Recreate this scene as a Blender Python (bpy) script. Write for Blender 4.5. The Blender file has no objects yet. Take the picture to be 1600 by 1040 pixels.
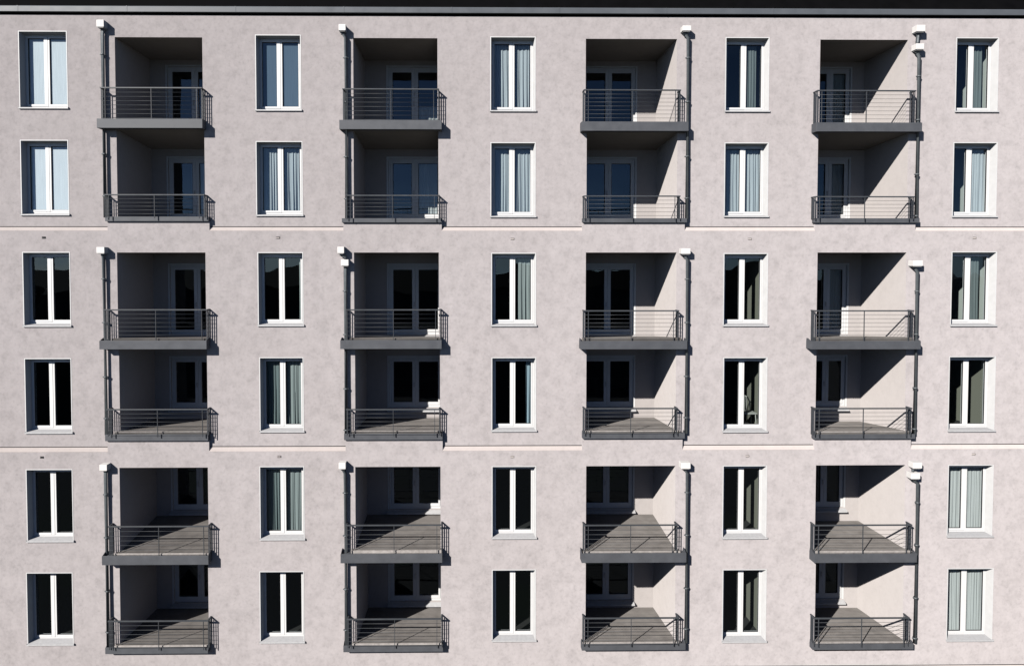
import bpy, bmesh, math, random
from mathutils import Matrix, Vector
C = bpy.context.scene
col = C.collection
R = math.radians
random.seed(4)

# ---------------------------------------------------------------- camera, sky, sun, exposure
cam_d = bpy.data.cameras.new('camera'); cam = bpy.data.objects.new('camera', cam_d); col.objects.link(cam)
cam_d.sensor_fit = 'HORIZONTAL'; cam_d.sensor_width = 36.0; cam_d.lens = 36.0 * 1066.0 / 1600.0
cam_d.shift_x = (800 - 739.73) / 1600; cam_d.shift_y = -(520 - 444.53) / 1600
cam_d.clip_start = 0.1; cam_d.clip_end = 3000
rt = (0.9999369, -0.0112349, -0.0001743); dn = (-0.0005178, -0.0305822, -0.9995321); fw = (0.0112244, 0.9994691, -0.0305861)
cam.matrix_world = Matrix(((rt[0], -dn[0], -fw[0], 0.0), (rt[1], -dn[1], -fw[1], -19.0), (rt[2], -dn[2], -fw[2], 0.0), (0, 0, 0, 1)))
C.camera = cam

sun_dir = Vector((-0.865, -1.0, 0.76)).normalized()          # towards the sun
w = bpy.data.worlds.new('World'); C.world = w; w.use_nodes = True
nt = w.node_tree; nt.nodes.clear()
sky = nt.nodes.new('ShaderNodeTexSky'); sky.sky_type = 'NISHITA'; sky.sun_disc = False
sky.sun_elevation = math.asin(sun_dir.z); sky.sun_rotation = math.atan2(sun_dir.x, sun_dir.y)
sky.air_density = 0.42; sky.dust_density = 0.1; sky.ozone_density = 3.0
bg = nt.nodes.new('ShaderNodeBackground'); bg.inputs[1].default_value = 0.05
out = nt.nodes.new('ShaderNodeOutputWorld')
nt.links.new(sky.outputs[0], bg.inputs[0]); nt.links.new(bg.outputs[0], out.inputs[0])
sd = bpy.data.lights.new('sun', 'SUN'); sd.energy = 5.0; sd.angle = R(0.5); sd.color = (1.0, 0.955, 0.9)
sun = bpy.data.objects.new('sun', sd); col.objects.link(sun)
sun.rotation_euler = sun_dir.to_track_quat('Z', 'Y').to_euler(); sun.location = (-20, -30, 30)
C.view_settings.view_transform = 'Standard'; C.view_settings.look = 'None'
C.view_settings.exposure = 0.35; C.view_settings.gamma = 1.0
C.render.engine = 'CYCLES'
C.cycles.max_bounces = 8; C.cycles.diffuse_bounces = 1; C.cycles.sample_clamp_indirect = 0.035; C.cycles.transparent_max_bounces = 12

# ---------------------------------------------------------------- materials
def mat(name, color, rough=0.6, metal=0.0, spec=0.5, drough=0.0):
    m = bpy.data.materials.new(name); m.use_nodes = True
    b = m.node_tree.nodes['Principled BSDF']
    b.inputs['Base Color'].default_value = (*color, 1); b.inputs['Roughness'].default_value = rough
    b.inputs['Metallic'].default_value = metal; b.inputs['Specular IOR Level'].default_value = spec
    b.inputs['Diffuse Roughness'].default_value = drough
    return m
def N(m, t, **kw):
    n = m.node_tree.nodes.new(t)
    for k, v in kw.items(): setattr(n, k, v)
    return n
def L(m, a, b): m.node_tree.links.new(a, b)
def ramp(m, fac, stops):
    r = N(m, 'ShaderNodeValToRGB'); L(m, fac, r.inputs[0])
    e = r.color_ramp.elements
    while len(e) < len(stops): e.new(0.5)
    for i, (p, c) in enumerate(stops):
        e[i].position = p; e[i].color = (*c, 1) if len(c) == 3 else c
    return r
def noise(m, vec, scale, detail=4, rough=0.55, dist=0.0):
    n = N(m, 'ShaderNodeTexNoise'); n.inputs['Scale'].default_value = scale
    n.inputs['Detail'].default_value = detail; n.inputs['Roughness'].default_value = rough
    n.inputs['Distortion'].default_value = dist; L(m, vec, n.inputs['Vector']); return n
def mixc(m, fac, a, b, mode='MIX'):
    n = N(m, 'ShaderNodeMix', data_type='RGBA', blend_type=mode)
    if isinstance(fac, (int, float)): n.inputs[0].default_value = fac
    else: L(m, fac, n.inputs[0])
    for i, v in ((6, a), (7, b)):
        if isinstance(v, tuple): n.inputs[i].default_value = (*v, 1)
        else: L(m, v, n.inputs[i])
    return n.outputs[2]
def bump(m, height, strength, dist, normal_in=None):
    b = N(m, 'ShaderNodeBump'); b.inputs['Strength'].default_value = strength; b.inputs['Distance'].default_value = dist
    L(m, height, b.inputs['Height'])
    if normal_in is not None: L(m, normal_in, b.inputs['Normal'])
    L(m, b.outputs[0], m.node_tree.nodes['Principled BSDF'].inputs['Normal']); return b.outputs[0]

def plaster(name, base, contrast, speck):
    """floated mineral render: cloudy mottling, darker scratches and pin-holes"""
    m = mat(name, base, 0.95, spec=0.12, drough=0.45)
    p = m.node_tree.nodes['Principled BSDF']
    co = N(m, 'ShaderNodeNewGeometry').outputs['Position']
    mp = N(m, 'ShaderNodeMapping'); mp.inputs['Scale'].default_value = (1.0, 1.0, 1.0); L(m, co, mp.inputs[0]); v = mp.outputs[0]
    big = noise(m, v, 0.30, 3, 0.5).outputs[0]
    mid = noise(m, v, 3.4, 8, 0.66, 0.1).outputs[0]
    fine = noise(m, v, 11.0, 6, 0.65, 0.2).outputs[0]
    spk = noise(m, v, 30.0, 3, 0.6, 1.2).outputs[0]
    d = tuple(c * (1 - 0.115 * contrast) for c in base)
    l = tuple(min(1, c * (1 + 0.07 * contrast)) for c in base)
    c1 = ramp(m, mid, [(0.33, d), (0.49, base), (0.66, l)]).outputs[0]
    c2 = ramp(m, fine, [(0.30, (0.80,) * 3), (0.46, (0.97,) * 3), (0.75, (1.06,) * 3)]).outputs[0]
    c3 = mixc(m, 0.75 * contrast, c1, c2, 'MULTIPLY')
    s = ramp(m, spk, [(0.27, (0.66,) * 3), (0.345, (1.0,) * 3)]).outputs[0]
    # scratches cluster where the mottling is dark
    msk = ramp(m, noise(m, v, 2.0, 4, 0.6).outputs[0], [(0.42, (0, 0, 0)), (0.62, (1, 1, 1))]).outputs[0]
    c4 = mixc(m, msk, c3, mixc(m, speck, c3, s, 'MULTIPLY'))
    b2 = ramp(m, big, [(0.3, (0.955, 0.95, 0.95)), (0.7, (1.03, 1.03, 1.035))]).outputs[0]
    c5 = mixc(m, 0.9, c4, b2, 'MULTIPLY')
    L(m, c5, p.inputs['Base Color'])
    n1 = bump(m, fine, 0.35, 0.006)
    bump(m, spk, 0.25, 0.004, n1)
    return m
PL = plaster('facade_plaster', (0.505, 0.470, 0.472), 1.0, 1.0)
PLI = plaster('loggia_plaster', (0.50, 0.468, 0.455), 0.35, 0.3)
PLL = plaster('ledge_plaster', (0.585, 0.53, 0.51), 0.35, 0.4)

def paint(name, c, rough=0.4, var=0.06, scale=6, spec=0.5, metal=0.0):
    m = mat(name, c, rough, metal, spec)
    co = N(m, 'ShaderNodeNewGeometry').outputs['Position']
    n = noise(m, co, scale, 5, 0.6)
    r = ramp(m, n.outputs[0], [(0.3, tuple(x * (1 - var) for x in c)), (0.7, tuple(min(1, x * (1 + var)) for x in c))])
    L(m, r.outputs[0], m.node_tree.nodes['Principled BSDF'].inputs['Base Color'])
    rr = ramp(m, n.outputs[0], [(0.3, (rough * .85,) * 3), (0.7, (min(1, rough * 1.2),) * 3)])
    L(m, rr.outputs[0], m.node_tree.nodes['Principled BSDF'].inputs['Roughness'])
    return m
WHITE = paint('white_upvc', (0.80, 0.80, 0.80), 0.35, 0.02)
WHITER = paint('white_reveal', (0.70, 0.70, 0.70), 0.6, 0.04)
SILL = paint('aluminium_sill', (0.55, 0.55, 0.56), 0.45, 0.08, 14)
HEADM = paint('white_hopper', (0.82, 0.80, 0.78), 0.5, 0.04, 9)
GREY = paint('slab_grey_metal', (0.09, 0.095, 0.107), 0.5, 0.10, 3.5)
RAILM = paint('railing_grey', (0.062, 0.068, 0.077), 0.42, 0.08)
PIPE = paint('zinc_pipe', (0.13, 0.145, 0.155), 0.42, 0.15, 5, metal=0.2)
COP = paint('coping_metal', (0.105, 0.115, 0.13), 0.45, 0.10, 2)
ROOF = paint('dark_roof', (0.003, 0.003, 0.0035), 0.9, 0.3, 3, 0.05)
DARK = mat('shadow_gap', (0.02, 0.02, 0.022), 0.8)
GASK = mat('rubber_gasket', (0.012, 0.014, 0.016), 0.6)
EDGE = paint('pale_floor_edge', (0.42, 0.39, 0.37), 0.7, 0.2, 11)
BLACKM = mat('black_plastic', (0.02, 0.02, 0.02), 0.5)
CEIL = paint('soffit_concrete', (0.30, 0.28, 0.26), 0.9, 0.08, 2, 0.2)
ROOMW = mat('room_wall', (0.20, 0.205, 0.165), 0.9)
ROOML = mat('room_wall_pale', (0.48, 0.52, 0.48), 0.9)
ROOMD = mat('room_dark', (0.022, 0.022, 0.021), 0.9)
CHAIRM = mat('chair_plastic', (0.42, 0.43, 0.40), 0.5)

def floor_mat():
    m = mat('balcony_floor', (0.2, 0.18, 0.16), 0.85, spec=0.15, drough=1.0)
    co = N(m, 'ShaderNodeNewGeometry').outputs['Position']
    mp = N(m, 'ShaderNodeMapping'); mp.inputs['Scale'].default_value = (0.8, 1.6, 1); L(m, co, mp.inputs[0])
    a = noise(m, mp.outputs[0], 2.2, 6, 0.65).outputs[0]
    b = noise(m, co, 3.0, 5, 0.6).outputs[0]
    c1 = ramp(m, a, [(0.3, (0.128, 0.119, 0.113)), (0.5, (0.146, 0.136, 0.129)), (0.7, (0.160, 0.151, 0.143))]).outputs[0]
    c2 = ramp(m, b, [(0.32, (0.75,) * 3), (0.6, (1.05,) * 3)]).outputs[0]
    c = mixc(m, 0.8, c1, c2, 'MULTIPLY')
    L(m, c, m.node_tree.nodes['Principled BSDF'].inputs['Base Color'])
    bump(m, a, 0.15, 0.005)
    return m
FLOOR = floor_mat()

def glass_mat(name='window_glass', tint=(0.87, 0.91, 0.92), boost=2.3, wav=0.0022):
    m = bpy.data.materials.new(name); m.use_nodes = True; t = m.node_tree; t.nodes.clear()
    o = N(m, 'ShaderNodeOutputMaterial'); mx = N(m, 'ShaderNodeMixShader'); tr = N(m, 'ShaderNodeBsdfTransparent')
    tr.inputs[0].default_value = (*tint, 1)
    gl = N(m, 'ShaderNodeBsdfAnisotropic') if False else N(m, 'ShaderNodeBsdfGlossy'); gl.inputs['Roughness'].default_value = 0.0
    gl.inputs['Color'].default_value = (0.72, 0.86, 0.97, 1)
    # Schlick reflectance, the same from either side of the pane
    lw = N(m, 'ShaderNodeLayerWeight'); pw = N(m, 'ShaderNodeMath', operation='POWER'); pw.inputs[1].default_value = 5
    L(m, lw.outputs['Facing'], pw.inputs[0])
    fr = N(m, 'ShaderNodeMath', operation='MULTIPLY_ADD'); fr.inputs[1].default_value = .95; fr.inputs[2].default_value = .045; L(m, pw.outputs[0], fr.inputs[0])
    mu = N(m, 'ShaderNodeMath', operation='MULTIPLY'); mu.inputs[1].default_value = boost; mu.use_clamp = True
    co = N(m, 'ShaderNodeNewGeometry').outputs['Position']
    n = noise(m, co, 1.1, 1, 0.4)
    b = N(m, 'ShaderNodeBump'); b.inputs['Strength'].default_value = 1.0; b.inputs['Distance'].default_value = wav * 4
    L(m, n.outputs[0], b.inputs['Height']); L(m, b.outputs[0], gl.inputs['Normal'])
    L(m, fr.outputs[0], mu.inputs[0]); L(m, mu.outputs[0], mx.inputs[0]); L(m, tr.outputs[0], mx.inputs[1]); L(m, gl.outputs[0], mx.inputs[2])
    L(m, mx.outputs[0], o.inputs[0]); return m
GLASS = glass_mat()

def cloth(name, c, trans=0.25, sheer=0.0):
    m = bpy.data.materials.new(name); m.use_nodes = True; t = m.node_tree; t.nodes.clear()
    o = N(m, 'ShaderNodeOutputMaterial'); mx = N(m, 'ShaderNodeMixShader'); mx.inputs[0].default_value = trans
    d = N(m, 'ShaderNodeBsdfDiffuse'); tl = N(m, 'ShaderNodeBsdfTranslucent')
    co = N(m, 'ShaderNodeNewGeometry').outputs['Position']
    mp = N(m, 'ShaderNodeMapping'); mp.inputs['Scale'].default_value = (60, 1, 2); L(m, co, mp.inputs[0])
    n = noise(m, mp.outputs[0], 1.0, 3, 0.6)
    r = ramp(m, n.outputs[0], [(0.3, tuple(x * .85 for x in c)), (0.7, c)])
    L(m, r.outputs[0], d.inputs[0]); L(m, r.outputs[0], tl.inputs[0])
    L(m, d.outputs[0], mx.inputs[1]); L(m, tl.outputs[0], mx.inputs[2])
    if sheer:
        m2 = N(m, 'ShaderNodeMixShader'); m2.inputs[0].default_value = sheer
        tr = N(m, 'ShaderNodeBsdfTransparent'); L(m, mx.outputs[0], m2.inputs[1]); L(m, tr.outputs[0], m2.inputs[2]); L(m, m2.outputs[0], o.inputs[0])
    else: L(m, mx.outputs[0], o.inputs[0])
    return m
SHEER = cloth('sheer_curtain', (0.74, 0.82, 0.86), 0.25, 0.15)
WCLOTH = cloth('white_curtain', (0.72, 0.75, 0.735), 0.25)
GCLOTH = cloth('grey_green_curtain', (0.24, 0.30, 0.30), 0.2)
BLIND = cloth('pale_blind', (0.86, 0.92, 0.97), 0.1)
BLUEB = cloth('blue_blind', (0.13, 0.185, 0.25), 0.1)

# ---------------------------------------------------------------- helpers
def box(bm, x0, x1, y0, y1, z0, z1):
    v = [bm.verts.new((x, y, z)) for x in (x0, x1) for y in (y0, y1) for z in (z0, z1)]
    for f in ((0, 1, 3, 2), (4, 6, 7, 5), (0, 4, 5, 1), (2, 3, 7, 6), (0, 2, 6, 4), (1, 5, 7, 3)):
        bm.faces.new([v[i] for i in f])
def quad(bm, *pts): bm.faces.new([bm.verts.new(p) for p in pts])
def prism(bm, prof, x0, x1):
    """profile of (y, z) points run along x"""
    a = [bm.verts.new((x0, y, z)) for y, z in prof]; b = [bm.verts.new((x1, y, z)) for y, z in prof]
    n = len(prof)
    for i in range(n): bm.faces.new((a[i], a[(i + 1) % n], b[(i + 1) % n], b[i]))
    bm.faces.new(a[::-1]); bm.faces.new(b)
def tube(bm, pts, r, seg=8):
    rings = []
    for i, p in enumerate(pts):
        p = Vector(p)
        d = (Vector(pts[min(i + 1, len(pts) - 1)]) - Vector(pts[max(i - 1, 0)])).normalized()
        q = d.to_track_quat('Z', 'Y')
        rings.append([bm.verts.new(p + q @ Vector((r * math.cos(2 * math.pi * k / seg), r * math.sin(2 * math.pi * k / seg), 0))) for k in range(seg)])
    for a, b in zip(rings, rings[1:]):
        for k in range(seg):
            f = bm.faces.new((a[k], a[(k + 1) % seg], b[(k + 1) % seg], b[k])); f.smooth = True
    bm.faces.new(rings[0][::-1]); bm.faces.new(rings[-1])
def obj(name, bm, m, parent=None, bevel=0.0, recalc=True):
    if recalc: bmesh.ops.recalc_face_normals(bm, faces=bm.faces[:])
    me = bpy.data.meshes.new(name); bm.to_mesh(me); bm.free()
    for k in (m if isinstance(m, list) else [m]): me.materials.append(k)
    o = bpy.data.objects.new(name, me); col.objects.link(o)
    if parent is not None: o.parent = parent
    if bevel:
        b = o.modifiers.new('bevel', 'BEVEL'); b.width = bevel; b.segments = 2; b.limit_method = 'ANGLE'
    return o
def BM(): return bmesh.new()
def thing(name, label, cat, loc=(0, 0, 0), group=None):
    o = bpy.data.objects.new(name, None); col.objects.link(o); o.location = loc
    o['label'] = label; o['category'] = cat
    if group: o['group'] = group
    return o
def tag(o, label, cat, group=None):
    o['label'] = label; o['category'] = cat
    if group: o['group'] = group

# ---------------------------------------------------------------- measured layout (metres, eye level at z = 0)
OFF = [0, 0, -.08, -.08, -.16, -.16]
WIN = {
0 : [(-12.24, -10.915, 6.363, 4.26), (-12.248, -10.931, 3.4, 1.342), (-12.198, -10.891, 0.326, -1.721), (-12.202, -10.909, -2.608, -4.684), (-12.17, -10.884, -5.672, -7.688), (-12.22, -10.933, -8.564, -10.595)] ,
1 : [(-5.784, -4.528, 6.281, 4.214), (-5.794, -4.507, 3.377, 1.328), (-5.752, -4.492, 0.317, -1.715), (-5.732, -4.506, -2.592, -4.667), (-5.732, -4.491, -5.614, -7.664), (-5.76, -4.519, -8.562, -10.574)] ,
2 : [(0.678, 1.933, 6.252, 4.21), (0.686, 1.942, 3.357, 1.296), (0.706, 1.954, 0.3, -1.728), (0.714, 1.964, -2.604, -4.668), (0.72, 1.964, -5.631, -7.659), (0.726, 1.96, -8.548, -10.57)] ,
3 : [(7.193, 8.417, 6.257, 4.216), (7.196, 8.428, 3.36, 1.305), (7.174, 8.42, 0.291, -1.73), (7.197, 8.439, -2.614, -4.706), (7.186, 8.434, -5.636, -7.689), (7.212, 8.459, -8.576, -10.64)] ,
4 : [(13.629, 14.825, 6.271, 4.222), (13.61, 14.856, 3.38, 1.304), (13.566, 14.846, 0.336, -1.738), (13.559, 14.88, -2.598, -4.706), (13.539, 14.828, -5.64, -7.674), (13.582, 14.896, -8.578, -10.644)] ,
}
LOG = {
0 : [(-9.615, -7.229), (-9.609, -7.203), (-9.608, -7.182), (-9.597, -7.174), (-9.595, -7.156), (-9.634, -7.183)] ,
1 : [(-3.095, -0.778), (-3.099, -0.757), (-3.092, -0.747), (-3.078, -0.719), (-3.076, -0.707), (-3.061, -0.699)] ,
2 : [(3.32, 5.846), (3.357, 5.881), (3.335, 5.861), (3.363, 5.874), (3.358, 5.858), (3.36, 5.885)] ,
3 : [(9.833, 12.281), (9.812, 12.338), (9.803, 12.3), (9.812, 12.339), (9.808, 12.331), (9.844, 12.339)] ,
}
LTOP = [6.2, 3.50, .31, -2.49, -5.64, -8.42]
SLAB = {
0 : [(-9.995, -7.147, 3.928, 3.678), (-3.439, -0.656, 3.907, 3.656), (3.169, 6.098, 3.878, 3.626), (9.619, 12.535, 3.866, 3.622)] ,
1 : [(-9.883, -7.063, 1.289, 1.167), (-3.409, -0.665, 1.249, 1.135), (3.23, 6.121, 1.253, 1.138), (9.672, 12.603, 1.257, 1.133)] ,
2 : [(-9.984, -7.077, -2.093, -2.329), (-3.435, -0.663, -2.093, -2.33), (3.157, 6.093, -2.12, -2.35), (9.518, 12.566, -2.13, -2.36)] ,
3 : [(-9.94, -7.114, -4.7, -4.878), (-3.369, -0.645, -4.693, -4.871), (3.244, 6.089, -4.704, -4.856), (9.705, 12.544, -4.75, -4.885)] ,
4 : [(-9.971, -7.066, -7.995, -8.244), (-3.448, -0.652, -7.974, -8.224), (3.197, 6.096, -7.99, -8.25), (9.656, 12.523, -8.04, -8.283)] ,
5 : [(-9.976, -7.146, -10.598, -10.778), (-3.404, -0.64, -10.587, -10.768), (3.229, 6.131, -10.586, -10.767), (9.699, 12.543, -10.637, -10.792)] ,
}
SP = [.28, .15, .28, .15, .28, .18]                 # how far each slab stands out of its wall
RAIL = {
0 : [(-9.895, -7.182, 4.784, 3.956), (-3.339, -0.744, 4.767, 3.926), (3.243, 5.877, 4.758, 3.984), (9.666, 12.356, 4.758, 3.972)] ,
1 : [(-9.839, -7.148, 1.893, 1.362), (-3.269, -0.731, 1.882, 1.349), (3.257, 5.886, 1.87, 1.318), (9.649, 12.378, 1.859, 1.322)] ,
2 : [(-9.849, -7.086, -1.24, -2.063), (-3.273, -0.698, -1.246, -2.09), (3.259, 5.854, -1.278, -2.064), (9.647, 12.369, -1.284, -2.073)] ,
3 : [(-9.816, -7.101, -3.973, -4.671), (-3.272, -0.729, -3.99, -4.673), (3.272, 5.843, -3.98, -4.657), (9.688, 12.369, -3.996, -4.676)] ,
4 : [(-9.792, -7.075, -7.181, -7.982), (-3.294, -0.67, -7.175, -7.969), (3.273, 5.847, -7.204, -7.993), (9.678, 12.379, -7.233, -8.025)] ,
5 : [(-9.835, -7.115, -9.813, -10.575), (-3.274, -0.674, -9.798, -10.564), (3.277, 5.906, -9.811, -10.571), (9.718, 12.359, -9.851, -10.577)] ,
}
NBAR = [7, 5, 7, 6, 6, 6]
FB = [[3.90] * 4, [1.2] * 4, [-2.25] * 4, [-4.79, -4.79, -4.79, -4.93], [-7.815, -7.806, -7.836, -8.069], [-10.742, -10.745, -10.788, -10.837]]
FF = [[3.94, 3.92, 3.89, 3.88], [1.25] * 4, [-2.05] * 4, [-4.64, -4.64, -4.655, -4.69], [-7.985, -7.93, -7.99, -8.01], [-10.575, -10.56, -10.57, -10.61]]
DX = [(-9.12, -7.44), (-2.40, -.72), (3.56, 5.24), (10.62, 11.88)]
DZ = [(6.02, 4.08), (3.25, 1.36), (-.02, -2.2), (-2.87, -4.46), (-5.78, -7.645), (-8.72, -10.56)]
LD = 2.075
HEAD = [(0, 0, -9.99, -9.795, 6.594, 6.406),(1, 0, -3.452, -3.262, 6.498, 6.335),(2, 0, 5.934, 6.164, 6.498, 6.361),(3, 0, 12.38, 12.614, 6.54, 6.367),(3, 0, 12.373, 12.588, 6.036, 5.88),
(0, 2, -10.051, -9.838, 0.453, 0.288),(1, 2, -3.509, -3.327, 0.462, 0.288),(1, 2, -3.415, -3.207, 0.113, -0.053),(2, 2, 5.93, 6.178, 0.419, 0.27),(3, 2, 12.348, 12.618, 0.085, -0.066),
(0, 4, -10.031, -9.825, -5.495, -5.655),(1, 4, -3.496, -3.304, -5.465, -5.634),(2, 4, 5.95, 6.209, -5.498, -5.659),(3, 4, 12.406, 12.659, -5.511, -5.673),(3, 4, 12.358, 12.612, -5.807, -5.969)]
PX = [[-9.905, -3.285, 6.13, 12.545], [-9.93, -3.32, 6.14, 12.56], [-9.935, -3.34, 6.165, 12.635]]
LZ = [(1.01, .905), (-5.09, -5.20), (-11.36, -11.47)]        # the two slopes of each ledge: top, bottom
X0, X1 = -24.0, 26.0
GZ = -14.6

# ---------------------------------------------------------------- ground and surroundings
def ground_mat():
    m = mat('courtyard_ground', (0.10, 0.10, 0.095), 0.9)
    co = N(m, 'ShaderNodeNewGeometry').outputs['Position']
    a = noise(m, co, 0.08, 6, 0.6).outputs[0]; b = noise(m, co, 6.0, 5, 0.7).outputs[0]
    c1 = ramp(m, a, [(0.42, (0.025, 0.035, 0.018)), (0.5, (0.04, 0.04, 0.04)), (0.7, (0.05, 0.05, 0.048))]).outputs[0]
    c = mixc(m, 0.5, c1, ramp(m, b, [(0.3, (.6,) * 3), (0.7, (1.1,) * 3)]).outputs[0], 'MULTIPLY')
    L(m, c, m.node_tree.nodes['Principled BSDF'].inputs['Base Color']); bump(m, b, .4, .02); return m
b = BM(); quad(b, (-900, -900, GZ), (900, -900, GZ), (900, 900, GZ), (-900, 900, GZ))
g = obj('ground', b, ground_mat()); g['kind'] = 'structure'

# ---------------------------------------------------------------- the apartment building
bld = thing('apartment_building', 'long pink grey rendered apartment block with white windows and recessed balconies', 'building', (0, 0, GZ))
bld_inv = Matrix.Translation((0, 0, -GZ))
def part(name, bm, m, parent=None, bevel=0.0):
    """a part of the building; geometry is written in world coordinates"""
    p = parent or bld
    if parent is None: bm.transform(bld_inv)
    else: bm.transform(Matrix.Translation((0, 0, -GZ)))
    return obj(name, bm, m, p, bevel)

def sheet(bm, y, x0, x1, z0, z1, holes):
    xs = sorted({x0, x1} | {v for h in holes for v in h[:2]}); zs = sorted({z0, z1} | {v for h in holes for v in h[2:]})
    vs = {}
    def V(i, j):
        if (i, j) not in vs: vs[i, j] = bm.verts.new((xs[i], y, zs[j]))
        return vs[i, j]
    for i in range(len(xs) - 1):
        for j in range(len(zs) - 1):
            cx, cz = (xs[i] + xs[i + 1]) / 2, (zs[j] + zs[j + 1]) / 2
            if any(h[0] < cx < h[1] and h[2] < cz < h[3] for h in holes): continue
            bm.faces.new((V(i, j), V(i + 1, j), V(i + 1, j + 1), V(i, j + 1)))
TOPZ = 6.86
bands = [(0, TOPZ, 1.01, (0, 1)), (-.08, .905, -5.09, (2, 3)), (-.16, -5.20, -11.36, (4, 5)), (-.24, -11.47, GZ, ())]
def ltop(r, c): return SLAB[r - 1][c][3] + .012 if r % 2 else LTOP[r]
def lbot(r, c): return min(SLAB[r][c][3] + .03, FB[r][c] - .03)
for y, zt, zb, rows in bands:
    holes = []
    for r in rows:
        for c in range(5):
            x0, x1, z1, z0 = WIN[c][r]; holes.append((x0 + .012, x1 - .012, z0 + .01, z1 - .012))
        for c in range(4):
            holes.append((*LOG[c][r], lbot(r, c), ltop(r, c)))
    b = BM(); sheet(b, y, X0, X1, zb, zt, holes)
    # ends
    quad(b, (X0, y, zb), (X0, y, zt), (X0, 11, zt), (X0, 11, zb)); quad(b, (X1, y, zb), (X1, 11, zb), (X1, 11, zt), (X1, y, zt))
    part('wall', b, PL)
b = BM(); sheet(b, 11, X0, X1, GZ, TOPZ, []); quad(b, (X0, 0, TOPZ), (X1, 0, TOPZ), (X1, 11, TOPZ), (X0, 11, TOPZ)); part('rear_wall', b, PL)

# ledges: a sloping weathering between each storey pair, stopped either side of the balcony aprons
AP = []                                                     # aprons under the lower balconies
for k, (zt, zb) in enumerate(LZ):
    yu, yl = [0, -.08, -.16][k], [-.08, -.16, -.24][k]
    r = 2 * k + 1
    cuts = [(SLAB[r][c][0] + (.03, .03, .0, .05)[c], SLAB[r][c][1] - (.0, .0, .04, .07)[c]) for c in range(4)] if k < 2 else []
    xs = [X0] + [v for t in cuts for v in t] + [X1]
    for i in range(0, len(xs), 2):
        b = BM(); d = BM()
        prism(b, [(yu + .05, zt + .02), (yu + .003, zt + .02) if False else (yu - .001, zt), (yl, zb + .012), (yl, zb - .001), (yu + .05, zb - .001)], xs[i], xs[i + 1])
        box(d, xs[i], xs[i + 1], yu - .006, yu + .02, zt + .002, zt + .022)  # dark strip: shade of the gap under the drip, put in as colour
        part('drip_shadow_joint', d, DARK, part('ledge', b, PLL))
    if k < 2:
        for c, (a0, a1) in enumerate(cuts):
            b = BM(); box(b, a0, a1, yl, yu + .02, zb, SLAB[r][c][3] + .01); part('apron_wall', b, PL)

# ---- eaves: metal coping, its soffit and the dark roof behind
b = BM(); prism(b, [(-.095, 6.86), (-.095, 7.0), (-.085, 7.015), (.35, 7.03), (.35, 6.99), (-.06, 6.975), (-.06, 6.872), (.0, 6.872), (.0, 6.86)], X0 - .1, X1 + .1)
cop = part('coping', b, COP)
x = X0
while x < X1:
    b = BM(); box(b, x, x + .03, -.1, -.094, 6.858, 7.014); x += 2.95
    part('seam', b, COP, cop)
b = BM(); box(b, X0, X1, 0.0, .3, 6.80, 6.99); part('eaves_board', b, DARK)
b = BM(); prism(b, [(.36, 6.9), (.36, 7.06), (2.6, 10.4), (9, 11.2), (11, 6.9)], X0, X1); rf = part('roof', b, ROOF)

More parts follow.
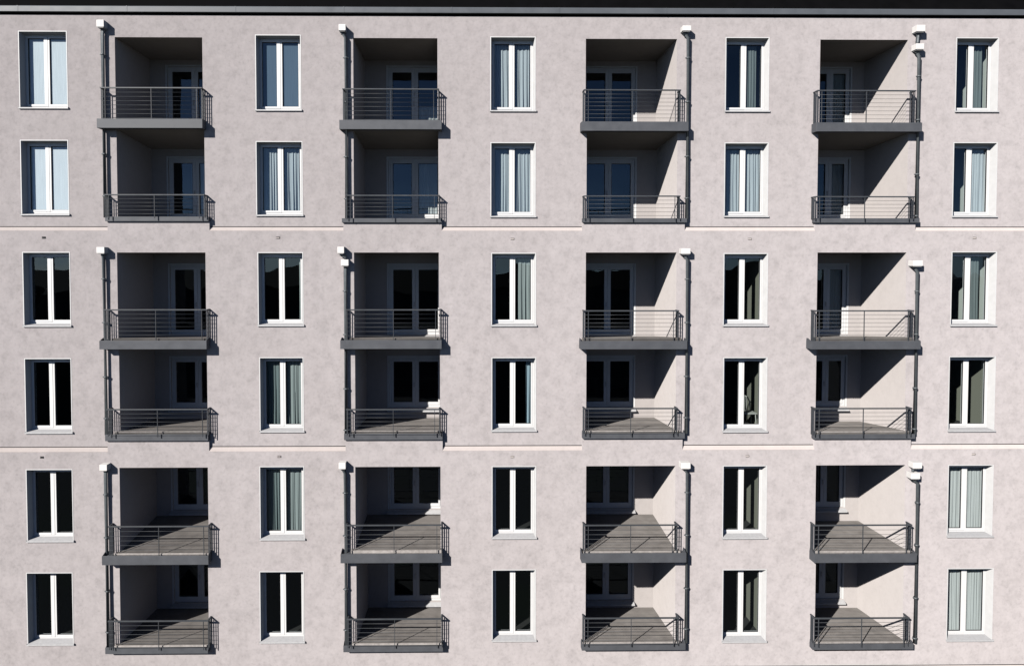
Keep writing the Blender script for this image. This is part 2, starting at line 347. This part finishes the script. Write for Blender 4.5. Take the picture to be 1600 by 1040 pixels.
# ---- windows
RY = .215                                                    # set-back of the frames
def window(c, r):
    x0, x1, z1, z0 = WIN[c][r]; o = OFF[r]; y = o
    t = .026
    # white metal surround lining the reveal, 3 mm proud of the render
    s = BM(); sp = .052; yy = y - .006; yi = y + RY + .05
    def vprism(prof, z_0, z_1):
        lo = [s.verts.new((px, py, z_0)) for px, py in prof]; hi = [s.verts.new((px, py, z_1)) for px, py in prof]; n = len(prof)
        for i in range(n): s.faces.new((lo[i], lo[(i + 1) % n], hi[(i + 1) % n], hi[i]))
        s.faces.new(lo[::-1]); s.faces.new(hi)
    # slightly splayed jambs and head
    vprism([(x0, yy), (x0 + .022, yy), (x0 + sp, y + RY), (x0 + sp, yi), (x0, yi)], z0, z1)
    vprism([(x1, yy), (x1 - .022, yy), (x1 - sp, y + RY), (x1 - sp, yi), (x1, yi)], z0, z1)
    prism(s, [(yy, z1), (yy, z1 - .022), (y + RY, z1 - sp), (yi, z1 - sp), (yi, z1)], x0 + .022, x1 - .022)
    fr = BM()
    fx0, fx1, fz0, fz1 = x0 + sp - .004, x1 - sp + .004, z0 + .03, z1 - sp + .004
    fy = y + RY
    # outer frame
    box(fr, fx0, fx0 + .034, fy, fy + .07, fz0, fz1); box(fr, fx1 - .034, fx1, fy, fy + .07, fz0, fz1)
    box(fr, fx0 + .034, fx1 - .034, fy, fy + .07, fz1 - .034, fz1); box(fr, fx0 + .034, fx1 - .034, fy, fy + .07, fz0, fz0 + .065)
    # two sashes
    ix0, ix1, iz0, iz1 = fx0 + .034, fx1 - .034, fz0 + .065, fz1 - .034
    m = ix0 + (ix1 - ix0) * .485
    st = .052
    def sash(a, e, la, lb, dy):
        box(fr, a, a + la, fy + dy, fy + .075, iz0 + .003, iz1 - .003); box(fr, e - lb, e, fy + dy, fy + .075, iz0 + .003, iz1 - .003)
        box(fr, a + la, e - lb, fy + dy, fy + .075, iz0 + .003, iz0 + .06); box(fr, a + la, e - lb, fy + dy, fy + .075, iz1 - .055, iz1 - .003)
        return (a + la, e - lb, iz0 + .06, iz1 - .055)
    g1 = sash(ix0 + .003, m + .02, .04, .098, -.012)
    g2 = sash(m + .024, ix1 - .003, .048, .04, -.006)
    w_ = part('window', fr, WHITE, bevel=.003)
    part('surround', s, WHITER, w_)
    p = BM(); ga = BM()
    for i, (a, e, q0, q1) in enumerate((g1, g2)):
        pv = random.uniform(-.003, .003); pw = random.uniform(-.003, .003)
        quad(p, (a, fy + .03 + pv, q0), (e, fy + .03 - pv, q0 + 0), (e, fy + .03 - pv + pw, q1), (a, fy + .03 + pv + pw, q1))
        for (k0, k1, k2, k3) in ((a, a + .011, q0, q1), (e - .008, e, q0, q1), (a + .011, e - .008, q1 - .012, q1), (a + .011, e - .008, q0, q0 + .006)):
            box(ga, k0, k1, fy + .008, fy + .045, k2, k3)
    part('pane', p, GLASS, w_); part('gasket', ga, GASK, w_)
    sl = BM()
    prism(sl, [(fy + .01, z0 + .055), (y - .045, z0 + .02), (y - .045, z0 - .014), (y - .038, z0 - .014), (y - .038, z0 + .008), (fy + .01, z0 + .035)], x0 + .002, x1 + .012)
    box(sl, x0 - .006, x0 + .002, y - .047, y + .02, z0 - .016, z0 + .032); box(sl, x1 + .012, x1 + .02, y - .047, y + .02, z0 - .016, z0 + .032)
    part('sill', sl, SILL, w_)
    # room behind
    rm = BM(); near = c >= 3
    a0, a1 = (x0 - (1.0 if near else .5), x1 + (.04 if near else .5))
    yb = o + RY + .051; ye = 4.0; q0, q1 = z0 - .04, z1 + .22
    # front of the room around the window, sides, back, floor, ceiling
    sheet(rm, yb, a0, a1, q0, q1, [(fx0, fx1, fz0, fz1)])
    quad(rm, (a0, yb, q0), (a0, ye, q0), (a0, ye, q1), (a0, yb, q1)); quad(rm, (a1, yb, q0), (a1, ye, q0), (a1, ye, q1), (a1, yb, q1))
    quad(rm, (a0, ye, q0), (a1, ye, q0), (a1, ye, q1), (a0, ye, q1)); quad(rm, (a0, yb, q1), (a1, yb, q1), (a1, ye, q1), (a0, ye, q1))
    n0 = len(rm.faces)
    quad(rm, (a0, yb, q0), (a1, yb, q0), (a1, ye, q0), (a0, ye, q0))
    rm.faces.ensure_lookup_table(); rm.faces[n0].material_index = 1
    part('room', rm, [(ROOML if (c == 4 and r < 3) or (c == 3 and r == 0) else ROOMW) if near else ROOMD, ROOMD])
    return w_
for r in range(6):
    for c in range(5): window(c, r)

# ---- loggias, their doors and balconies
def lining(c, r):
    x0, x1 = LOG[c][r]; o = OFF[r]; zt = LTOP[r]; zb = min(lbot(r, c), FB[r][c] - .05)
    d0, d1 = DX[c]; e1, e0 = DZ[r]
    if c == 3: d0 = 10.62
    b = BM()
    zf = ltop(r, c)
    quad(b, (x0, o, zb), (x0, o, zf), (x0, LD, zt), (x0, LD, zb))
    quad(b, (x1, o, zb), (x1, LD, zb), (x1, LD, zt), (x1, o, zf))
    sheet(b, LD, x0, x1, zb, zt, [(d0, d1, e0, e1)])
    for (p, q) in (((d0, e0), (d0, e1)), ((d0, e1), (d1, e1)), ((d1, e1), (d1, e0)), ((d1, e0), (d0, e0))):
        quad(b, (p[0], LD, p[1]), (q[0], LD, q[1]), (q[0], LD + .22, q[1]), (p[0], LD + .22, p[1]))
    n0 = len(b.faces)
    quad(b, (x0, o, zf), (x1, o, zf), (x1, LD, zt), (x0, LD, zt))
    b.faces.ensure_lookup_table(); b.faces[n0].material_index = 1
    part('loggia', b, [PLI, CEIL])

def door(c, r):
    x0, x1 = DX[c]; z1, z0 = DZ[r]; fy = LD + .06
    fr = BM()
    ow = .085
    box(fr, x0, x0 + ow, fy, fy + .08, z0, z1); box(fr, x1 - ow, x1, fy, fy + .08, z0, z1)
    box(fr, x0 + ow, x1 - ow, fy, fy + .08, z1 - ow, z1); box(fr, x0 + ow, x1 - ow, fy, fy + .08, z0, z0 + .08)
    box(fr, x0 - .03, x0 + .02, LD - .006, fy, z0, z1 + .03); box(fr, x1 - .02, x1 + .03, LD - .006, fy, z0, z1 + .03); box(fr, x0 + .02, x1 - .02, LD - .006, fy, z1 - .02, z1 + .03)
    ix0, ix1, iz0, iz1 = x0 + ow, x1 - ow, z0 + .08, z1 - ow
    m = (ix0 + ix1) / 2
    gs = []
    for (a, e, dy) in ((ix0 + .003, m - .002, -.012), (m + .002, ix1 - .003, -.012)):
        s_ = .085
        box(fr, a, a + s_ * (.8 if a < m - .1 else 1.15), fy + dy, fy + .085, iz0, iz1); box(fr, e - s_ * (1.15 if e < m + .1 else .6), e, fy + dy, fy + .085, iz0, iz1)
        a += s_ * (.8 if a < m - .1 else 1.15); e -= s_ * (1.15 if e < m + .1 else .6)
        box(fr, a, e, fy + dy, fy + .085, iz0, iz0 + .085); box(fr, a, e, fy + dy, fy + .085, iz1 - .08, iz1)
        gs.append((a, e, iz0 + .085, iz1 - .08))
    d = part('balcony_door', fr, WHITE, bevel=.003)
    p = BM(); ga = BM()
    for (a, e, q0, q1) in gs:
        quad(p, (a, fy + .035, q0), (e, fy + .035, q0), (e, fy + .035, q1), (a, fy + .035, q1))
        for (k0, k1, k2, k3) in ((a, a + .012, q0, q1), (e - .012, e, q0, q1), (a + .012, e - .012, q1 - .012, q1), (a + .012, e - .012, q0, q0 + .012)):
            box(ga, k0, k1, fy + .012, fy + .05, k2, k3)
    part('pane', p, GLASS, d); part('gasket', ga, GASK, d)
    h = BM(); zh = max(z0 + .75, z0 + .45 * (z1 - z0)); box(h, m - .05, m - .025, fy - .045, fy - .012, zh, zh + .03); box(h, m - .052, m - .03, fy - .05, fy - .035, zh - .11, zh + .03); part('handle', h, SILL, d)
    sl = BM(); prism(sl, [(fy + .01, z0 + .003), (LD - .13, z0 - .075), (LD - .13, z0 - .115), (LD - .12, z0 - .115), (LD - .12, z0 - .085), (fy + .01, z0 - .03)], x0 - .04, x1 + .04); part('sill', sl, SILL, d)
    # room
    a0, a1 = x0 - .5, x1 + .5; yb = fy + .09; ye = 5.4; q0, q1 = z0 - .02, z1 + .25
    rm = BM(); sheet(rm, yb, a0, a1, q0, q1, [(x0, x1, z0, z1)])
    quad(rm, (a0, yb, q0), (a0, ye, q0), (a0, ye, q1), (a0, yb, q1)); quad(rm, (a1, yb, q0), (a1, ye, q0), (a1, ye, q1), (a1, yb, q1))
    quad(rm, (a0, ye, q0), (a1, ye, q0), (a1, ye, q1), (a0, ye, q1)); quad(rm, (a0, yb, q1), (a1, yb, q1), (a1, ye, q1), (a0, ye, q1)); quad(rm, (a0, yb, q0), (a1, yb, q0), (a1, ye, q0), (a0, ye, q0))
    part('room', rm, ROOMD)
    return gs, fy

def balcony(c, r):
    x0, x1, zt, zb = SLAB[r][c]; o = OFF[r]; p = SP[r]; up = r % 2 == 0
    a0, a1, hz, bz = RAIL[r][c]; lx0, lx1 = LOG[c][r]
    ry = o - .23
    fb, ff = FB[r][c], FF[r][c]
    b = BM()
    # edge channel: fascia with a thin return lip, under-plate, and open gutter behind the lip
    box(b, x0, x1, o - p, o - p + .025, zb, zt)
    box(b, x0, x0 + .02, o - p + .025, o, zb, zt); box(b, x1 - .02, x1, o - p + .025, o, zb, zt)
    box(b, x0 + .02, x1 - .02, o - p + .025, o - .0015, zb + .012, zt - .04)
    bal = part('balcony', b, GREY, bevel=.003)
    # floor: slopes inside, stands out a little past the wall face
    f = BM(); fo = o - min(.17, p - .04)
    zlo = min(zb + .02, fb - .08, ff - .08)
    prism(f, [(LD - .001, fb), (o - .0, ff + .004), (o - .0, zlo), (LD - .001, zlo)], lx0 + .001, lx1 - .001)
    xa, xb = max(x0 + .03, lx0 - .10), min(x1 - .03, lx1 + .10)
    box(f, xa, xb, fo, o - .002, zt - .039, ff)
    part('floor', f, FLOOR, bal)
    e = BM()
    if r >= 3:
        box(e, xa - .003, xb + .003, fo - .012, fo + .03, ff - .012, ff + .012)
        if r >= 4: box(e, xa - .003, xb + .003, fo - .006, fo - .001, zt - .035, ff - .012)
        ed = part('floor_edge', e, EDGE, bal)
    else: e.free()
    if r >= 2:                                               # bent flashing ends standing up at both ends of the gutter
        for sx, q in ((x0, 1), (x1, -1)):
            e = BM()
            prism(e, [(o - .005, zt + .055), (o - .09, zt + .06), (o - p + .03, zt + .004), (o - p + .03, zt - .02), (o - .005, zt - .02)], min(sx + q * .004, sx + q * .012), max(sx + q * .004, sx + q * .012))
            part('end_flashing', e, GREY, bal)
    # railing
    hr = BM()
    box(hr, a0 - .02, a1 + .02, ry - .02, ry + .02, hz - .034, hz)
    for sx in (a0, a1): box(hr, sx - .019, sx + .019, ry + .0205, o + .0, hz - .033, hz - .001)
    part('handrail', hr, RAILM, bal, bevel=.003)
    n = NBAR[r]; sp = (hz - .02 - bz) / (n if r != 1 else 5)
    bars = BM()
    for k in range(1, n + 1): tube(bars, [(a0 + .006, ry, hz - .02 - k * sp), (a1 - .006, ry, hz - .02 - k * sp)], .0045, 6)
    part('rail_bars', bars, RAILM, bal)
    foot = zt - .03 if r != 5 else zt - .03
    for px in (a0 + .11, (a0 + a1) / 2, a1 - .13):
        q = BM(); box(q, px - .0065, px + .0065, ry - .014, ry + .014, foot if up else zt - .05, hz - .034)
        part('post', q, RAILM, bal)
    for sx in (a0, a1):
        q = BM()
        for k in range(4):
            yy = ry + .012 + k * (.23 - .03) / 3
            box(q, sx - .008, sx + .008, yy - .010, yy + .010, (zt - .035 if r < 4 or k == 0 else ff - .02) if up or k == 0 else zt - .02, hz - .033)
        part('side_railing', q, RAILM, bal)
doors = {}
for r in range(6):
    for c in range(4):
        lining(c, r); doors[c, r] = door(c, r); balcony(c, r)

# ---- downpipes with white hopper heads
for k in range(3):
    for c in range(4):
        o = OFF[2 * k]; px = PX[k][c]; y = o - .085
        hs = [h for h in HEAD if h[0] == c and h[1] == 2 * k]
        top = min(h[5] for h in hs) - .02
        ybot = SLAB[2 * k + 1][c][2] - .02
        b = BM(); h0 = hs[-1]; hx = (h0[2] + h0[3]) / 2
        tube(b, [(hx, y, top + .03), (hx, y, top - .02), (px, y, top - .14), (px, y, ybot)], .047, 14)
        dp = part('downpipe', b, PIPE)
        for zz in (top - .7, top - 1.9, top - 3.4, top - 4.55):
            for s in (0,):
                q = BM(); tube(q, [(px, y, zz), (px, y, zz + .035)], .054, 14); box(q, px - .075, px - .052, y - .012, y + .012, zz + .005, zz + .03); box(q, px + .052, px + .068, y - .012, y + .012, zz + .005, zz + .03); box(q, px - .012, px + .012, y + .05, o + .004, zz + .006, zz + .03)
                part('bracket', q, PIPE, dp)
        for h in hs:
            q = BM(); box(q, h[2], h[3], o - .22, o - .001, h[5], h[4]); box(q, h[2] + .02, h[3] - .02, o - .20, o - .02, h[5] - .02, h[5] - .0005)
            part('hopper_head', q, HEADM, dp, bevel=.006)
            q = BM(); mx = (h[2] + h[3]) / 2; tube(q, [(mx, y, h[5] - .018), (mx, y, h[5] - .07)], .056, 14); part('spigot', q, PIPE, dp)
        if len(hs) == 2:
            q = BM(); m0 = (hs[0][2] + hs[0][3]) / 2; m1 = (hs[1][2] + hs[1][3]) / 2
            tube(q, [(m0, y, hs[0][5] - .01), (m0, y, hs[0][5] - .05), (m1, y, hs[1][4] + .07), (m1, y, hs[1][4] - .03)], .042, 14); part('upper_pipe', q, PIPE, dp)

# ---- small overflow vents under the ledges
for k, (zz, xs) in enumerate(((.69, (-11.6, -5.18, 1.29, 7.9, 14.2)), (-5.37, (-11.72, -5.18, 1.29, 7.87, 14.25)))):
    for i, x in enumerate(xs):
        o = [-.08, -.16][k]; zz2 = zz + (.03, .03, .0, .0, .03)[i]
        b = BM(); box(b, x - .05, x + .05, o - .012, o + .01, zz2 + .016, zz2 + .026); box(b, x - .05, x + .05, o - .012, o + .01, zz2 - .026, zz2 - .016); box(b, x + .04, x + .05, o - .012, o + .01, zz2 - .016, zz2 + .016)
        v = part('vent', b, DARK if i < 2 else CEIL)
        b = BM(); box(b, x - .045, x + .039, o - .003, o + .01, zz2 - .015, zz2 + .015); part('vent_throat', b, DARK if i == 0 else PLL, v)

# ---------------------------------------------------------------- curtains and blinds
def curtain(name, x0, x1, y, z0, z1, m, label, cat='curtain', folds=9, amp=.03, gather=0.0, group=None):
    nx = max(8, int(folds * 10)); nz = 12
    bm = BM(); rnd = random.Random(int((x0 + 40) * 977 + z0 * 131)); ph = [rnd.uniform(0, 6.28) for _ in range(5)]
    vs = []
    for j in range(nz + 1):
        v = j / nz; row = []
        for i in range(nx + 1):
            u = i / nx; uw = u + .035 * math.sin(u * 9 + ph[4]) + .02 * math.sin(u * 23 + ph[1] + v)
            a = amp * (.45 + .55 * (1 - v))
            yy = a * (math.sin(uw * folds * 6.283 + ph[0] + .5 * math.sin(3 * v + ph[1])) + .45 * math.sin(u * folds * 2.6 * 6.283 + ph[2]) + .4 * math.sin(u * 5 + ph[3]))
            xx = x0 + (x1 - x0) * u
            if gather: xx = xx + gather * (1 - v) ** 1.3 * (u - (1 if gather > 0 else 0)) * -1 * (1 if gather > 0 else 1)
            row.append(bm.verts.new((xx, y + yy, z0 + (z1 - z0) * v)))
        vs.append(row)
    for j in range(nz):
        for i in range(nx):
            f = bm.faces.new((vs[j][i], vs[j][i + 1], vs[j + 1][i + 1], vs[j + 1][i])); f.smooth = True
    cz = Vector(((x0 + x1) / 2, y, z0)); bm.transform(Matrix.Translation(-cz))
    o = obj(name, bm, m, None, 0, False); o.location = cz; tag(o, label, cat, group); return o
def blind(x0, x1, y, z0, z1, m, label, group=None):
    bm = BM(); box(bm, x0, x1, y, y + .004, z0 + .02, z1 - .02); box(bm, x0, x1, y - .003, y + .010, z0, z0 + .02)
    box(bm, x0, x1, y - .003, y + .012, z1 - .02, z1)
    cz = Vector(((x0 + x1) / 2, y, z0)); bm.transform(Matrix.Translation(-cz))
    o = obj('window_blind', bm, m); o.location = cz; tag(o, label, 'blind', group); return o
RW = ['top', 'second', 'third', 'fourth', 'fifth', 'bottom']
def wi(c, r):
    x0, x1, z1, z0 = WIN[c][r]; return x0 + .05, x1 - .05, z0 + .06, z1 - .06, OFF[r] + RY
for r, side in ((0, 'top'), (1, 'second')):
    x0, x1, z0, z1, y = wi(0, r); m = (x0 + x1) / 2 - .01
    blind(x0, m - .02, y + .038, z0, z1, BLIND, 'closed pale blind in left pane of far left %s row window' % side, 'pale blinds')
    blind(m + .02, x1, y + .038, z0, z1, BLIND, 'closed pale blind in right pane of far left %s row window' % side, 'pale blinds')
x0, x1, z0, z1, y = wi(1, 0); m = (x0 + x1) / 2
blind(x0, m - .02, y + .038, z0, z1, BLUEB, 'slate blue blind behind left pane, top window between first two balcony stacks')
blind(m + .02, x1, y + .038, z0, z1, BLUEB, 'slate blue blind behind right pane, top window between first two balcony stacks')
SPEC = [  # col, row, x-from, x-to, z-from (fractions), material, label
 (1, 1, 0, .47, .0, 'S', 'sheer curtain in left pane, second row window between first two balcony stacks'),
 (1, 1, .5, 1, 0, 'S', 'sheer curtain with bright folds in right pane, second row, second window column'),
 (2, 0, 0, .46, 0, 'S', 'sheer curtain in left pane of top row middle window'),
 (2, 0, .5, 1, 0, 'S', 'sheer curtain in right pane of top row middle window'),
 (2, 1, 0, .46, 0, 'S', 'sheer curtain in left pane of second row middle window'),
 (2, 1, .5, 1, 0, 'S', 'sheer curtain in right pane of second row middle window'),
 (3, 1, 0, .46, 0, 'S', 'sheer curtain in left pane, second row window between two right balcony stacks'),
 (3, 1, .5, 1, 0.0, 'S', 'lace edged sheer curtain in right pane, second row window between two right balcony stacks'),
 (2, 2, .62, .98, 0, 'G2', 'grey curtain drawn to the right side of third row middle window'),
 (1, 3, 0, .46, 0, 'G', 'dark green grey curtain in left pane of fourth row, second window column'),
 (1, 3, .52, 1, 0, 'G2', 'paler curtain with a light fold in right pane of fourth row, second window column'),
 (1, 4, 0, .46, 0, 'G', 'dark green grey curtain in left pane of fifth row, second window column'),
 (1, 4, .52, 1, 0, 'G2', 'paler curtain with a light fold in right pane of fifth row, second window column'),
 (1, 2, .88, 1, 0, 'G2', 'narrow curtain edge at right of third row, second window column'),
 (2, 3, .82, 1, 0, 'B', 'narrow pale blue curtain at right side of fourth row middle window'),
 (3, 0, .52, .84, 0, 'N', 'dim grey curtain in right pane of top window right of the third balcony stack'),
 (4, 0, .52, .84, 0, 'N', 'dim grey curtain in right pane of top far right window'),
 (4, 2, .52, .84, 0, 'N', 'dim grey curtain in right pane of third row far right window'),
 (4, 1, .52, 1, 0, 'S', 'sheer curtain in right pane of second row far right window'),
 (4, 4, 0, .46, 0, 'W', 'pale grey curtain in left pane of fifth row far right window'),
 (4, 4, .5, 1, 0, 'W', 'pale grey curtain in right pane of fifth row far right window'),
 (4, 5, 0, .46, 0, 'W', 'pale grey curtain in left pane of bottom row far right window'),
 (4, 5, .5, 1, 0, 'W', 'pale grey curtain in right pane of bottom row far right window'),
]
G2 = cloth('grey_curtain', (0.42, 0.48, 0.47), 0.25)
BC = cloth('blue_curtain', (0.45, 0.60, 0.68), 0.25)
GREYC = cloth('dim_grey_curtain', (0.20, 0.24, 0.24), 0.2)
MT = {'N': GREYC, 'S': SHEER, 'G': GCLOTH, 'G2': G2, 'W': WCLOTH, 'B': BC}
for c, r, f0, f1, zf, k, lab in SPEC:
    x0, x1, z0, z1, y = wi(c, r); ww = x1 - x0
    curtain('curtain', x0 + ww * f0, x0 + ww * f1, y + .11, z0 + zf, z1, MT[k], lab, folds=(f1 - f0) * (13 if k != 'G2' else 9), amp=.022, group='curtains behind the windows')
# behind the balcony doors
for c, r, f0, f1, m, lab in (
    (0, 0, .52, 1.0, WCLOTH, 'pale curtain inside the top left balcony door'),
    (0, 1, .52, 1.0, WCLOTH, 'pale curtain inside the balcony door below the top left one'),
    (1, 0, .52, 1.0, WCLOTH, 'pale curtain inside top balcony door of second stack, sunlit at the foot'),
    (1, 1, .52, 1.0, WCLOTH, 'pale curtain inside second row balcony door of second stack, sunlit at the foot'),
    (3, 0, .56, .95, SHEER, 'sheer curtain inside the top right balcony door'),
    (3, 1, .56, .95, SHEER, 'sheer curtain inside the right stack balcony door, second row'),
    (3, 2, .52, .95, SHEER, 'sheer curtain inside the right stack balcony door, third row')):
    gs, fy = doors[c, r]; x0, x1 = DX[c]; ww = x1 - x0; z1, z0 = DZ[r]
    curtain('door_curtain', x0 + ww * f0, x0 + ww * f1, fy + .12, z0 + .06, (z0 + .75 if c in (0, 1) and r == 0 else z1 - .1), m, lab, folds=8, amp=.018, group='curtains inside the balcony doors')
# white chair seen through the fourth-row window
x0, x1, z0, z1, y = wi(3, 3)
ch = thing('chair', 'white chair back seen through the fourth row window right of the third balcony stack', 'chair', (x1 - .22, y + .62, z0 - .09))
def lb(name, bm): return obj(name, bm, CHAIRM, ch, .006)
b = BM()
tube(b, [(-.17, .02, .42), (-.15, .05, .7), (-.10, .07, .83), (0, .075, .87), (.10, .07, .83), (.15, .05, .7), (.17, .02, .42)], .02, 8)
for x in (-.06, 0, .06): tube(b, [(x, .03, .43), (x * .9, .07, .85)], .009, 6)
lb('backrest', b)
b = BM(); box(b, -.2, .2, -.36, .03, .41, .45); lb('seat', b)
for sx in (-.17, .17):
    for sy in (-.33, 0): b = BM(); tube(b, [(sx * 1.1, sy * 1.05, 0), (sx, sy, .41)], .016, 8); lb('leg', b)

# ---------------------------------------------------------------- what stands opposite (seen only in the panes)
OY = -46
opp = thing('opposite_building', 'dark apartment block across the courtyard, mirrored in the window panes', 'building', (0, OY, GZ))
OW = paint('opposite_wall', (0.05, 0.052, 0.055), .9, .2, .5, .2)
def op(name, bm, m, parent=None):
    bm.transform(Matrix.Translation((0, -OY, -GZ))); return obj(name, bm, m, parent or opp)
b = BM(); box(b, -75, 30, OY - 12, OY, GZ, -2.6); box(b, 30, 75, OY - 12, OY + 1, GZ, -1.2); op('wall', b, OW)
b = BM(); prism(b, [(OY + .5, -2.6), (OY - 6, -.4), (OY - 12.5, -2.6)], -75.5, 30); op('roof', b, ROOF)
for i in range(34):
    for j in range(4):
        b = BM(); xx = -72 + i * 4.2; zz = GZ + 1.2 + j * 2.9
        if xx < 70: box(b, xx, xx + 1.2, OY + (1 if xx > 30 else 0) + .001, OY + (1 if xx > 30 else 0) + .04, zz, zz + 1.5)
        else: b.free(); continue
        if i * 4 + j < 96: op('window', b, GASK)
        else: b.free()
